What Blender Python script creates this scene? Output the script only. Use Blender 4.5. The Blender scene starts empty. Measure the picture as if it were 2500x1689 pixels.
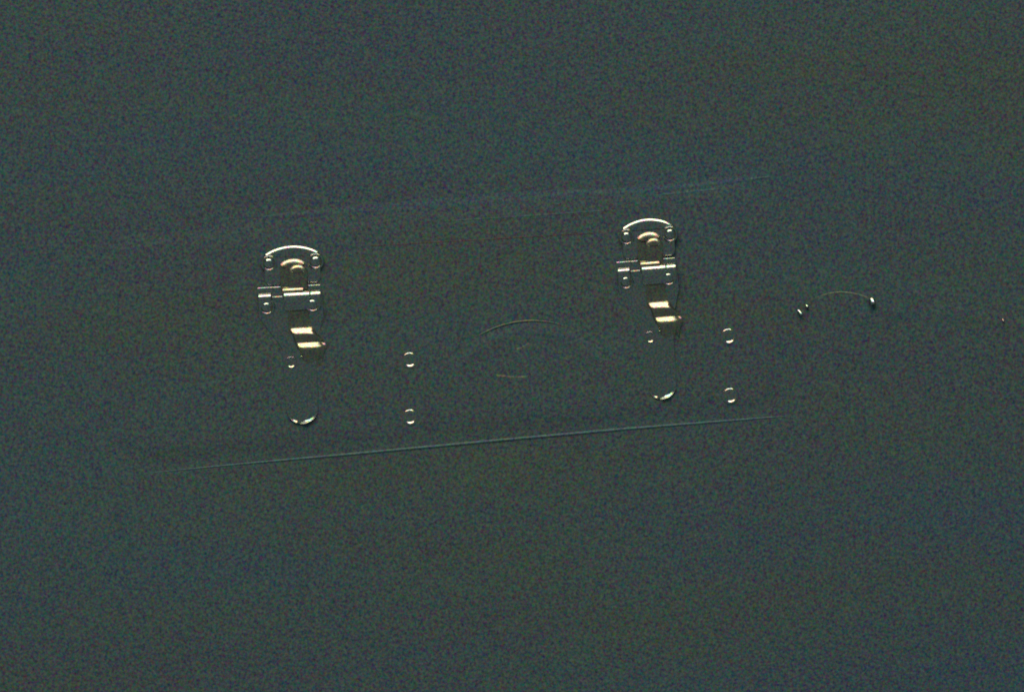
import bpy, bmesh, math, random
from mathutils import Vector

sc = bpy.context.scene
C = sc.collection
PI = math.pi
R = math.radians
S = 0.00014                 # metres per photograph pixel (2500 px frame is 35 cm wide)
LENS = 135.0
D = 2500 * S * LENS / 36.0  # camera distance for that frame

# ------------------------------------------------------------------ camera
cam = bpy.data.objects.new('camera', bpy.data.cameras.new('camera'))
C.objects.link(cam)
cam.data.lens = LENS
cam.data.sensor_width = 36.0
cam.data.clip_start = 0.01
cam.data.clip_end = 50.0
cam.location = (0, 0, D)
sc.camera = cam

# ------------------------------------------------------------------ world, lamp, exposure
w = bpy.data.worlds.new('World')
sc.world = w
w.use_nodes = True
bg = w.node_tree.nodes['Background']
bg.inputs[0].default_value = (0.72, 1.0, 1.08, 1)
bg.inputs[1].default_value = 0.115

LAMP_POLAR, LAMP_AZ, LAMP_DIST = R(60), R(9), 3.4    # from straight above; to the left of image-up
ld = bpy.data.lights.new('window_light', 'AREA')
ld.shape = 'RECTANGLE'
ld.size = 3.7
ld.size_y = 1.5
ld.energy = 84.0
ld.color = (1.0, 0.88, 0.70)
lamp = bpy.data.objects.new('window_light', ld)
C.objects.link(lamp)
ldir = Vector((-math.sin(LAMP_AZ) * math.sin(LAMP_POLAR), math.cos(LAMP_AZ) * math.sin(LAMP_POLAR), math.cos(LAMP_POLAR)))
lamp.location = ldir * LAMP_DIST
lamp.rotation_euler = (-ldir).to_track_quat('-Z', 'Y').to_euler()

sc.view_settings.view_transform = 'Standard'
sc.view_settings.look = 'None'
sc.view_settings.exposure = 0.0
sc.view_settings.gamma = 1.0
sc.cycles.use_denoising = False
sc.cycles.filter_width = 1.9

# ------------------------------------------------------------------ materials
def cloth_mat(name, col, rough=0.75, spec=0.12, grain=2.7, blotch=0.45, bump=0.0):
    m = bpy.data.materials.new(name)
    m.use_nodes = True
    nt = m.node_tree
    N, L = nt.nodes, nt.links
    b = N['Principled BSDF']
    b.inputs['Roughness'].default_value = rough
    b.inputs['Specular IOR Level'].default_value = spec
    tc = N.new('ShaderNodeTexCoord')
    mp = N.new('ShaderNodeMapping')     # turned so that no surface lies in the noise lattice
    mp.inputs['Rotation'].default_value = (0.5, 0.7, 0.3)
    mp.inputs['Location'].default_value = (0.313, 0.127, 0.211)
    L.new(tc.outputs['Object'], mp.inputs['Vector'])
    def noise(scale, detail):
        n = N.new('ShaderNodeTexNoise')
        n.inputs['Scale'].default_value = scale
        n.inputs['Detail'].default_value = detail
        n.inputs['Roughness'].default_value = 0.6
        L.new(mp.outputs[0], n.inputs['Vector'])
        return n
    def vmath(op, a, bb):
        v = N.new('ShaderNodeVectorMath')
        v.operation = op
        for i, x in enumerate((a, bb)):
            if isinstance(x, tuple):
                v.inputs[i].default_value = x
            else:
                L.new(x, v.inputs[i])
        return v.outputs[0]
    # coloured flecks of the weave / film-fine mottle
    n1 = noise(1050.0, 1.0)
    g1 = vmath('MULTIPLY', vmath('SUBTRACT', n1.outputs['Color'], (0.5, 0.5, 0.5)), (grain * 1.15, grain * .95, grain * 0.75))
    n2 = noise(5200.0, 0.0)
    g2 = vmath('MULTIPLY', vmath('SUBTRACT', n2.outputs['Color'], (0.5, 0.5, 0.5)), (grain * 1.1, grain * .9, grain * .7))
    # broad uneven dye
    n3 = noise(1.0, 2.5)
    geo = N.new('ShaderNodeNewGeometry')
    L.new(vmath('MULTIPLY', geo.outputs['Position'], (5.0, 22.0, 5.0)), n3.inputs['Vector'])
    sx = N.new('ShaderNodeSeparateColor')
    L.new(n3.outputs['Color'], sx.inputs[0])
    cb = N.new('ShaderNodeCombineXYZ')
    inv = N.new('ShaderNodeMath'); inv.operation = 'SUBTRACT'; inv.inputs[0].default_value = 1.0
    L.new(sx.outputs['Blue'], inv.inputs[1])
    L.new(inv.outputs[0], cb.inputs[0]); L.new(sx.outputs['Green'], cb.inputs[1]); L.new(sx.outputs['Blue'], cb.inputs[2])
    g3 = vmath('MULTIPLY', vmath('SUBTRACT', cb.outputs[0], (0.5, 0.5, 0.5)), (blotch, blotch * .7, blotch * 1.5))
    tot = vmath('ADD', vmath('ADD', g1, g2), vmath('ADD', g3, (1.0, 1.0, 1.0)))
    L.new(vmath('MULTIPLY', tot, col), b.inputs['Base Color'])
    return m

def metal_mat(name, col, rough):
    m = bpy.data.materials.new(name)
    m.use_nodes = True
    nt = m.node_tree
    N, L = nt.nodes, nt.links
    b = N['Principled BSDF']
    b.inputs['Metallic'].default_value = 1.0
    tc = N.new('ShaderNodeTexCoord')
    n = N.new('ShaderNodeTexNoise')
    n.inputs['Scale'].default_value = 1700.0
    n.inputs['Detail'].default_value = 2.0
    L.new(tc.outputs['Object'], n.inputs['Vector'])
    v = N.new('ShaderNodeVectorMath'); v.operation = 'SUBTRACT'
    v.inputs[1].default_value = (0.5, 0.5, 0.5)
    L.new(n.outputs['Color'], v.inputs[0])
    v2 = N.new('ShaderNodeVectorMath'); v2.operation = 'MULTIPLY_ADD'
    v2.inputs[1].default_value = (3.4, 3.0, 2.6)
    v2.inputs[2].default_value = (1.0, 1.0, 1.0)
    L.new(v.outputs[0], v2.inputs[0])
    v3 = N.new('ShaderNodeVectorMath'); v3.operation = 'MULTIPLY'
    v3.inputs[1].default_value = col
    L.new(v2.outputs[0], v3.inputs[0])
    L.new(v3.outputs[0], b.inputs['Base Color'])
    mr = N.new('ShaderNodeMapRange')
    mr.inputs['To Min'].default_value = rough * 0.8
    mr.inputs['To Max'].default_value = rough * 1.2
    L.new(n.outputs['Fac'], mr.inputs['Value'])
    L.new(mr.outputs[0], b.inputs['Roughness'])
    return m

M_TABLE = cloth_mat('dark_cloth', (0.098, 0.146, 0.159))
M_LEATHER = cloth_mat('black_leather', (0.098, 0.146, 0.159), rough=0.7)
M_EDGE = cloth_mat('edge_sheen', (0.10, 0.190, 0.215), rough=0.5, spec=0.3)  # lighter bluish tone that paints the sheen along the bottom piping
M_THREAD = cloth_mat('red_thread', (0.14, 0.113, 0.118))
M_FOLD = cloth_mat('fold_sheen', (0.102, 0.163, 0.186))  # bluer than the leather: sheen of top edge and folds put into colour
M_GLINT = cloth_mat('leather_glint', (0.20, 0.23, 0.17), rough=0.4, spec=0.4)  # pale tone painting faint glints on the handle and the strap loop
M_GLOSS = cloth_mat('polished_leather', (0.098, 0.146, 0.159), rough=0.4, spec=0.4)
M_METAL = metal_mat('polished_nickel', (0.47, 0.495, 0.425), 0.17)
M_WARM = metal_mat('warm_nickel', (0.44, 0.40, 0.28), 0.26)
M_PLATE = metal_mat('dull_nickel', (0.45, 0.44, 0.41), 0.34)
M_BRIGHT = metal_mat('bright_nickel', (0.49, 0.51, 0.45), 0.16)

# ------------------------------------------------------------------ mesh helpers (px units, y up, baked to metres)
def mesh_obj(name, bm, mat, parent=None, smooth=True, loc=None):
    bmesh.ops.remove_doubles(bm, verts=bm.verts, dist=1e-4)
    bmesh.ops.recalc_face_normals(bm, faces=bm.faces)
    for v in bm.verts:
        v.co = v.co * S
    me = bpy.data.meshes.new(name)
    bm.to_mesh(me)
    bm.free()
    if smooth:
        for p in me.polygons:
            p.use_smooth = len(p.vertices) <= 4
    me.materials.append(mat)
    o = bpy.data.objects.new(name, me)
    C.objects.link(o)
    if parent:
        o.parent = parent
    if loc:
        o.location = Vector(loc) * S
    return o

def inset_ring(pts, ins):
    n = len(pts)
    out = []
    for i in range(n):
        a, b, c = pts[i - 1], pts[i], pts[(i + 1) % n]
        e1 = Vector((b[0] - a[0], b[1] - a[1])).normalized()
        e2 = Vector((c[0] - b[0], c[1] - b[1])).normalized()
        n1 = Vector((-e1.y, e1.x)); n2 = Vector((-e2.y, e2.x))
        m = (n1 + n2).normalized()
        k = ins / max(0.35, m.dot(n1))
        out.append((b[0] + m.x * k, b[1] + m.y * k))
    return out

def plate_bm(outline, rb, top, k=1.0, base=0.0, steps=8, start=0.0, pad=False):
    """outline CCW; edge rounded with radius rb (height squashed by k); flat top at height 'top'"""
    bm = bmesh.new()
    prof = [(0.0, base)]
    for i in range(steps + 1):
        t = start + (PI / 2 - start) * i / steps
        prof.append((rb * (math.cos(start) - math.cos(t)), top - rb * k * (1 - math.sin(t))))
    rb = rb * math.cos(start)
    if pad:   # soft padded edge that rises gently
        prof = [(rb * i / steps, base + (top - base) * (0.5 - 0.5 * math.cos(PI * i / steps))) for i in range(steps + 1)]
    prof.append((rb + 0.8, top))
    rings = []
    for ins, z in prof:
        rings.append([bm.verts.new((x, y, z)) for x, y in inset_ring(outline, ins)])
    n = len(outline)
    for r0, r1 in zip(rings, rings[1:]):
        for i in range(n):
            bm.faces.new((r0[i], r0[(i + 1) % n], r1[(i + 1) % n], r1[i]))
    bm.faces.new(rings[-1])
    return bm

def lathe_bm(prof, seg=40, a0=0.0, a1=2 * PI):
    bm = bmesh.new()
    full = abs(a1 - a0 - 2 * PI) < 1e-6
    rows = []
    cnt = seg if full else seg + 1
    for r, z in prof:
        rows.append([bm.verts.new((r * math.cos(a0 + (a1 - a0) * i / seg), r * math.sin(a0 + (a1 - a0) * i / seg), z)) for i in range(cnt)])
    for q0, q1 in zip(rows, rows[1:]):
        for i in range(seg):
            j = (i + 1) % cnt
            try:
                bm.faces.new((q0[i], q0[j], q1[j], q1[i]))
            except ValueError:
                pass
    return bm

def cyl_bm(x0, x1, ry, rz, yc, zc, seg=28, rnd=3.0):
    """bar along x with an elliptical section and softened ends"""
    bm = bmesh.new()
    xs = [(x0, .6), (x0 + rnd * .3, .86), (x0 + rnd, 1), (x0 + rnd + .6, 1), (x0 + rnd + 1.4, 1), (x1 - rnd - 1.4, 1), (x1 - rnd - .6, 1), (x1 - rnd, 1), (x1 - rnd * .3, .86), (x1, .6)]
    rows = []
    for x, k in xs:
        rows.append([bm.verts.new((x, yc + ry * k * math.cos(2 * PI * i / seg), zc + rz * k * math.sin(2 * PI * i / seg))) for i in range(seg)])
    for q0, q1 in zip(rows, rows[1:]):
        for i in range(seg):
            bm.faces.new((q0[i], q0[(i + 1) % seg], q1[(i + 1) % seg], q1[i]))
    bm.faces.new(rows[0]); bm.faces.new(rows[-1])
    return bm

def tube_bm(pts, rad, seg=12, closed=False):
    bm = bmesh.new()
    n = len(pts)
    P = [Vector(p) for p in pts]
    rows = []
    for i in range(n):
        if closed:
            t = P[(i + 1) % n] - P[i - 1]
        else:
            t = P[min(i + 1, n - 1)] - P[max(i - 1, 0)]
        t.normalize()
        u = Vector((0, 0, 1)).cross(t)
        if u.length < 1e-3:
            u = Vector((1, 0, 0))
        u.normalize()
        v = t.cross(u)
        r = rad(i / max(1, n - 1)) if callable(rad) else rad
        rows.append([bm.verts.new(P[i] + u * r * math.cos(2 * PI * k / seg) + v * r * math.sin(2 * PI * k / seg)) for k in range(seg)])
    rng = range(n) if closed else range(n - 1)
    for i in rng:
        q0, q1 = rows[i], rows[(i + 1) % n]
        for k in range(seg):
            bm.faces.new((q0[k], q0[(k + 1) % seg], q1[(k + 1) % seg], q1[k]))
    if not closed:
        bm.faces.new(rows[0]); bm.faces.new(rows[-1])
    return bm

def arc(cx, cy, r, a0, a1, n):
    return [(cx + r * math.cos(a0 + (a1 - a0) * i / n), cy + r * math.sin(a0 + (a1 - a0) * i / n)) for i in range(n + 1)]

def line(p, q, n):
    return [(p[0] + (q[0] - p[0]) * i / n, p[1] + (q[1] - p[1]) * i / n) for i in range(n)]

def ribbon_bm(pts, half, h, seg=14):
    """flat band along pts (x, y, z): a low padded section of height h"""
    bm = bmesh.new()
    n = len(pts)
    rows = []
    for i in range(n):
        a, b = Vector(pts[max(i - 1, 0)]), Vector(pts[min(i + 1, n - 1)])
        t = (b - a); t.z = 0; t.normalize()
        s_ = Vector((-t.y, t.x, 0))
        hw = half(i / (n - 1)) if callable(half) else half
        row = []
        for k in range(seg + 1):
            f = 2 * k / seg - 1
            row.append(bm.verts.new(Vector(pts[i]) + s_ * hw * f + Vector((0, 0, h * (0.5 + 0.5 * math.cos(PI * f)) - 0.2))))
        rows.append(row)
    for q0, q1 in zip(rows, rows[1:]):
        for k in range(seg):
            bm.faces.new((q0[k], q0[k + 1], q1[k + 1], q1[k]))
    return bm

def round_poly(corners, n=8):
    """CCW corners (x, y, radius) -> outline with rounded corners"""
    out = []
    m = len(corners)
    for i in range(m):
        a, b, c = (Vector(corners[j % m][:2]) for j in (i - 1, i, i + 1))
        r = corners[i][2]
        if r <= 0:
            out.append(tuple(b)); continue
        d1, d2 = (a - b).normalized(), (c - b).normalized()
        half = d1.angle(d2) / 2
        tl = r / math.tan(half)
        o = b + (d1 + d2).normalized() * (r / math.sin(half))
        p0, p1 = b + d1 * tl, b + d2 * tl
        t0 = math.atan2(p0.y - o.y, p0.x - o.x)
        t1 = math.atan2(p1.y - o.y, p1.x - o.x)
        while t1 - t0 > PI: t1 -= 2 * PI
        while t1 - t0 < -PI: t1 += 2 * PI
        out += arc(o.x, o.y, r, t0, t1, n)
    return out

def at(px, py, z):
    """photograph pixel -> point (px units) at height z above the table"""
    k = (D / S - z) / (D / S)
    return Vector(((px - 1250) * k, (844.5 - py) * k, z))

def tag(o, label=None, cat=None, group=None, kind=None):
    if label: o['label'] = label
    if cat: o['category'] = cat
    if group: o['group'] = group
    if kind: o['kind'] = kind
    return o

def empty(name, loc, rz=0.0, parent=None):
    o = bpy.data.objects.new(name, None)
    C.objects.link(o)
    o.empty_display_size = 0.02
    o.location = Vector(loc) * S
    o.rotation_euler = (0, 0, rz)
    if parent: o.parent = parent
    return o

def copy_tree(o, parent=None):
    c = o.copy()
    C.objects.link(c)
    c.parent = parent
    for ch in list(o.children):
        copy_tree(ch, c)
    return c

# ------------------------------------------------------------------ table
bm = bmesh.new()
bmesh.ops.create_grid(bm, x_segments=2, y_segments=2, size=1.6 / S)
t = mesh_obj('table_surface', bm, M_TABLE, smooth=False)
tag(t, 'dark blue green cloth surface under the black case', kind='structure')

# ------------------------------------------------------------------ the case
CZ = 2.5                                   # height of its face over the table, px units
case_rot = R(5.1)
case_c = at(1085, 784, CZ)
case = empty('leather_case', (case_c.x, case_c.y, 0), case_rot)
tag(case, 'black leather case with two polished clasps lying flat on the dark cloth', 'case')
HW, HH, CR = 830, 293, 110
o_ = arc(HW - CR, -HH + CR, CR, -PI / 2, 0, 8) + arc(HW - CR, HH - CR, CR, 0, PI / 2, 8) + \
     arc(-HW + CR, HH - CR, CR, PI / 2, PI, 8) + arc(-HW + CR, -HH + CR, CR, PI, 3 * PI / 2, 8)
mesh_obj('body', plate_bm(o_, 58, CZ, steps=16, pad=True), M_LEATHER, case)

def case_local(px, py, z):
    p = at(px, py, z)
    dx, dy = p.x - case_c.x, p.y - case_c.y
    c, s = math.cos(-case_rot), math.sin(-case_rot)
    return Vector((dx * c - dy * s, dx * s + dy * c, z))

def case_line(name, pix, z, rad, mat):
    P = [case_local(x, y, z) for x, y in pix]
    fine = []
    for a, b in zip(P, P[1:]):
        fine += [a.lerp(b, i / 8) for i in range(8)]
    fine.append(P[-1])
    return mesh_obj(name, tube_bm(fine, lambda t: rad * (0.35 + 0.65 * math.sin(PI * min(1, max(0, t))) ** 0.6), 10), mat, case)

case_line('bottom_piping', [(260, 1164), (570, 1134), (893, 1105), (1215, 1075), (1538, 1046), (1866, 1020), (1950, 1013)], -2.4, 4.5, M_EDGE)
def case_band(name, pix, half, h, mat, z=None):
    P = [case_local(x, y, CZ) for x, y in pix]
    fine = []
    for a, b in zip(P, P[1:]):
        fine += [tuple(a.lerp(b, i / 6)) for i in range(6)]
    fine.append(tuple(P[-1]))
    def surf(p):   # height of the padded face under p
        d = max(0.0, min(58.0, HH - abs(p[1])))
        return CZ * (0.5 - 0.5 * math.cos(PI * d / 58.0))
    fine = [(p[0], p[1], surf(p)) for p in fine]
    return mesh_obj(name, ribbon_bm(fine, lambda t: half * (0.15 + 0.85 * math.sin(PI * t) ** 0.5), h), mat, case)
case_band('top_piping', [(880, 519), (1226, 493), (1480, 474), (1656, 460), (1880, 432)], 12, 0.75, M_FOLD, 1.2)
case_band('leather_fold', [(640, 530), (1000, 508), (1300, 487), (1500, 470)], 22, 0.8, M_FOLD, 2.6)
case_band('leather_fold', [(1080, 541), (1300, 527), (1490, 514)], 4, 0.7, M_FOLD)
case_band('leather_fold', [(1600, 478), (1760, 462)], 6, 0.7, M_FOLD, 2.6)
case_band('seam_thread', [(880, 602), (1200, 584), (1480, 567)], 3, 0.6, M_THREAD)

# ---- one clasp, local px units: x along it, y up, z off the face
def make_clasp(parent):
    # backing plate below the hinge: shield that narrows to the rounded catch end
    ol = round_poly([(72, 18, 5), (-88, 18, 5), (-85, -56, 12), (-33, -132, 12), (-32, -276, 0)]) + arc(8, -279, 40, PI, 2 * PI, 24) + \
         round_poly([(48, -276, 0), (49, -132, 12), (72, -60, 12), (72, 18, 0)])[:-1]
    clasp = mesh_obj('clasp', plate_bm(ol, 3.0, 2.2, start=R(42)), M_METAL, parent)
    # upper keeper plate with the bowed top edge
    cx, cy, r = 2.0, -9.4, 127.0
    ha = math.asin(67.0 / r)
    ol = arc(cx, cy, r, PI / 2 - ha, PI / 2 + ha, 44) + round_poly([(-67, 84, 0), (-68, 22.5, 14), (70, 22.5, 14), (71, 84, 0)])
    mesh_obj('keeper_plate', plate_bm(ol, 17.0, 6.0, k=0.95, steps=14, start=R(42)), M_BRIGHT, clasp)
    # hooked tongue: two stacked bowed noses
    ol = arc(4, 34.8, 51, R(50), R(132), 30) + round_poly([(-31, 60, 0), (-30, 1, 21), (35, 1, 21), (37, 60, 0)])
    mesh_obj('tongue', plate_bm(ol, 25.0, 12.0, k=0.95, base=4, steps=14, start=R(42)), M_WARM, clasp)
    ol = arc(15, 43, 26, R(25), R(155), 30) + round_poly([(-9.5, 46, 0), (-9, 1, 15), (38, 1, 15), (39, 46, 0)])
    mesh_obj('tongue_pad', plate_bm(ol, 17.0, 17.0, k=0.95, base=10, steps=12, start=R(42)), M_WARM, clasp)
    mesh_obj('tongue_bend', cyl_bm(-26, 29, 14, 12, 2, 9), M_WARM, clasp)
    # hinge
    mesh_obj('hinge_knuckle', cyl_bm(-86, -51, 18, 10, -15, 5), M_BRIGHT, clasp)
    mesh_obj('hinge_knuckle', cyl_bm(-22, 42.4, 25, 14, -19.5, 12, rnd=1.5), M_BRIGHT, clasp)
    mesh_obj('hinge_knuckle', cyl_bm(42.7, 69, 22, 13, -17, 10.5, rnd=1.5), M_BRIGHT, clasp)
    mesh_obj('hinge_pin', cyl_bm(-52, -21, 4, 2, -9, 1.5), M_PLATE, clasp)
    # rivets: small dome in a countersunk cup
    prof = [(20.5, -14), (20.5, 0), (19.4, 1.2), (18.2, 2.3), (17.4, 2.8), (16.8, 2.8), (14.8, 1.6), (12.6, 0.3), (12.0, 0.1), (11.6, 0.1), (11.3, 0.6), (11.1, 2.2)]
    rc = 18.5
    for k in range(13):
        rr = 11.0 * (1 - k / 12)
        prof.append((rr, 7.8 - (rc - math.sqrt(rc * rc - rr * rr)) * 0.98))
    first = None
    for x, y, z in ((-54, 76, 5.6), (60, 75, 5.6), (-65, -30, 9), (47.5, -29, 18)):
        if first is None:
            first = rv = mesh_obj('rivet', lathe_bm(prof, 36), M_BRIGHT, clasp)
        else:
            rv = first.copy(); C.objects.link(rv)
        rv.location = Vector((x, y, z)) * S
        rv.parent = clasp
    # lever with the stepped thumb piece
    st = [  # y, left, right, z
        (-14, -14, 42, 12), (-22, -15, 42, 11), (-60, -14, 40, 10), (-80, -15, 44, 10), (-84, -14, 46, 10.4), (-88, -12, 46, 12.4),
        (-92, -10, 45, 14.8), (-96, -7, 46, 17.2), (-100, -4, 48, 19.2), (-104, -2, 51, 19.8), (-108, -1, 55, 18.6),
        (-113, 0, 60, 15.6), (-117, 1, 63, 13.0), (-120, 2, 65, 12.6), (-123, 3, 66, 13.8), (-127, 4, 67, 16.2), (-131, 6, 70, 18.6), (-135, 8, 70, 20.2), (-139, 11, 68, 21.0),
        (-145, 13, 66, 20.6), (-151, 15, 62, 18), (-158, 17, 60, 14.4), (-165, 18, 58, 10.6), (-171, 19, 57, 7.8), (-174, 20, 56, 6.4)]
    bm = bmesh.new()
    rows = []
    for y, xl, xr, z in st:
        row = [bm.verts.new((xl - 4.0, y, 1))]
        nseg = 16
        for i in range(nseg + 1):
            f = i / nseg
            x = xl + (xr - xl) * f
            dz = -2.0 * (abs(2 * f - 1) ** 8) - (22.0 * max(0.0, f - 0.4) ** 2 if y < -117 else 10.0 * max(0.0, f - 0.55) ** 2)
            row.append(bm.verts.new((x, y, z - 5.0 + dz)))
        row.append(bm.verts.new((xr + 6.0, y, 1)))
        rows.append(row)
    for q0, q1 in zip(rows, rows[1:]):
        for i in range(len(q0) - 1):
            bm.faces.new((q0[i], q0[i + 1], q1[i + 1], q1[i]))
    mesh_obj('lever', bm, M_WARM, clasp)
    # screw under the thumb piece and a small pin
    sprof = [(13.5, 0), (14.2, 2.2), (13.4, 4.0), (12.4, 4.0), (10.4, 2.4), (9.0, 1.4), (6, 1.2), (0, 1.1)]
    mesh_obj('screw', lathe_bm(sprof, 32), M_METAL, clasp, loc=(-13, -168, 2.4))
    pprof = [(4, 0)] + [(4 * math.cos(t), 1 + 4 * math.sin(t)) for t in (0, .4, .8, 1.2, PI / 2)]
    mesh_obj('pin', lathe_bm(pprof, 16), M_METAL, clasp, loc=(14, -156, 2.4))
    # raised lip round the catch end, in two tapered pieces shaped to its broken glint
    lp = [(31, 0.0), (32.0, 0.8), (33.5, 1.8), (35.2, 3.0), (37, 4.5), (38.4, 5.6), (39.2, 5.8), (40.2, 4), (41.5, 0)]
    for a0, a1, w_ in ((205, 261, .6), (262, 345, 1.0)):
        bm = bmesh.new()
        rows = []
        for i in range(25):
            t = i / 24
            f = (0.25 + 0.75 * min(1, 4 * (t if a0 > 250 else 1 - t))) * (1 - (t if a0 > 250 else 1 - t) ** 1.5) * w_ + 0.04
            a = R(a0 + (a1 - a0) * t)
            rows.append([bm.verts.new(((40 - (40 - r) * f) * math.cos(a), (40 - (40 - r) * f) * math.sin(a), z * f)) for r, z in lp])
        for q0, q1 in zip(rows, rows[1:]):
            for k in range(len(lp) - 1):
                bm.faces.new((q0[k], q0[k + 1], q1[k + 1], q1[k]))
        mesh_obj('catch_lip', bm, M_METAL, clasp, loc=(8, -279, 2.5))
    return clasp

clasp1 = make_clasp(case)
clasp2 = copy_tree(clasp1, case)
p = case_local(715, 716, CZ)
clasp1.location = Vector((p.x, p.y, CZ)) * S
clasp1.rotation_euler = (0, 0, R(3.0) - case_rot)
p = case_local(1586, 652, CZ + 1.5)
clasp2.location = Vector((p.x, p.y, CZ + 1.5)) * S
clasp2.rotation_euler = (R(0.6), R(-2.0), R(4.4) - case_rot)
clasp2.scale = (0.93, 1.015, 1.0)

# ---- studs: rolled rim round a dished middle
sp = [(20.2, 0), (19.4, .9), (18.4, 1.8), (17.4, 2.5), (16.6, 2.9), (15.8, 2.9), (15.0, 2.6), (14.0, 2.0), (12.4, 1.1), (10.6, .4), (9, .15), (6, .1), (3, .3), (0, .5)]
first = None
for x, y in ((1000, 879), (1001, 1018), (1779, 821), (1783, 966)):
    if first is None:
        first = sd = mesh_obj('stud', lathe_bm(sp, 40), M_BRIGHT, case)
    else:
        sd = first.copy(); C.objects.link(sd); sd.parent = case
    q = case_local(x, y, CZ + 4)
    sd.location = Vector((q.x, q.y, CZ - 0.2)) * S

# ---- arched leather handle lying on the face between the clasps
cc = case_local(1300, 1036, CZ + 8)
pts = []
for i in range(41):
    a = R(138 - 96 * i / 40) - case_rot
    pts.append((cc.x + 226 * math.cos(a), cc.y + 226 * math.sin(a), CZ))
bm = ribbon_bm(pts, lambda t: 30 * (0.35 + 0.65 * math.sin(PI * t) ** 0.5), 1.3)
handle = mesh_obj('handle', bm, M_GLOSS, case)
pts = []
for i in range(49):
    a = R(122 - 50 * i / 48) - case_rot
    pts.append((cc.x + 253 * math.cos(a), cc.y + 253 * math.sin(a), CZ))
mesh_obj('handle_highlight', tube_bm(pts, lambda t: 1.7 * (0.2 + math.sin(PI * t ** 0.8) ** 0.6), 10), M_GLINT, handle)  # pale tube added as the highlight on the handle's upper edge
for pix in ([(1262, 853), (1276, 848), (1292, 838)], [(1212, 917), (1240, 920), (1270, 921), (1288, 920)]):
    mesh_obj('crease_glint', ribbon_bm([tuple(case_local(x, y, CZ + 0.2)) for x, y in pix], 3.0, 0.55), M_GLINT, handle)  # pale strokes colour in the faint glints inside the handle

# ------------------------------------------------------------------ strap with its loop, right of the case
ring_c = at(2044, 748, 0)
strap = empty('carrying_strap', (ring_c.x, ring_c.y, 0))
tag(strap, 'dark leather strap with a looped end and tiny metal clips right of the case', 'strap')
def sl(px, py, z):
    q = at(px, py, z)
    return Vector((q.x - ring_c.x, q.y - ring_c.y, z))
band = [sl(2080, 775, 0), sl(2200, 762, 0), sl(2340, 768, 0), sl(2450, 785, 0), sl(2600, 815, 0)]
fine = []
for a, b in zip(band, band[1:]):
    fine += [tuple(a.lerp(b, i / 6)) for i in range(6)]
mesh_obj('band', ribbon_bm(fine, 34, 1.0), M_LEATHER, strap)
pts = [(-90 + 180 * i / 48, 4 + 12 * (i / 48) + 24 * math.sin(PI * i / 48), -3.3 + 1.0 * math.sin(PI * (i / 48) ** 1.6)) for i in range(49)]
mesh_obj('loop', tube_bm(pts, 3.2, 12), M_GLINT, strap)
def capsule(name, px, py, d, ln, rad, mat):
    d = Vector(d).normalized()
    c = sl(px, py, rad * 0.5 + abs(d.z) * ln * 0.6)
    P = [c + d * ln * f for f in (-1, -.95, -.8, -.5, 0, .5, .8, .95, 1)]
    prof = lambda t: rad * math.sqrt(max(0.03, 1 - (2 * t - 1) ** 4))
    return mesh_obj(name, tube_bm([tuple(p) for p in P], prof, 14), mat, strap)
TD = (.52, -.74, .42)
capsule('clip', 1953, 763, TD, 9, 4.2, M_BRIGHT)
capsule('clip', 1970, 748, TD, 4, 4.0, M_METAL)
capsule('clip', 2130, 736, (.30, -.75, .42), 9, 7.5, M_BRIGHT)
capsule('clip', 2449, 782, TD, 4, 2.3, M_PLATE)
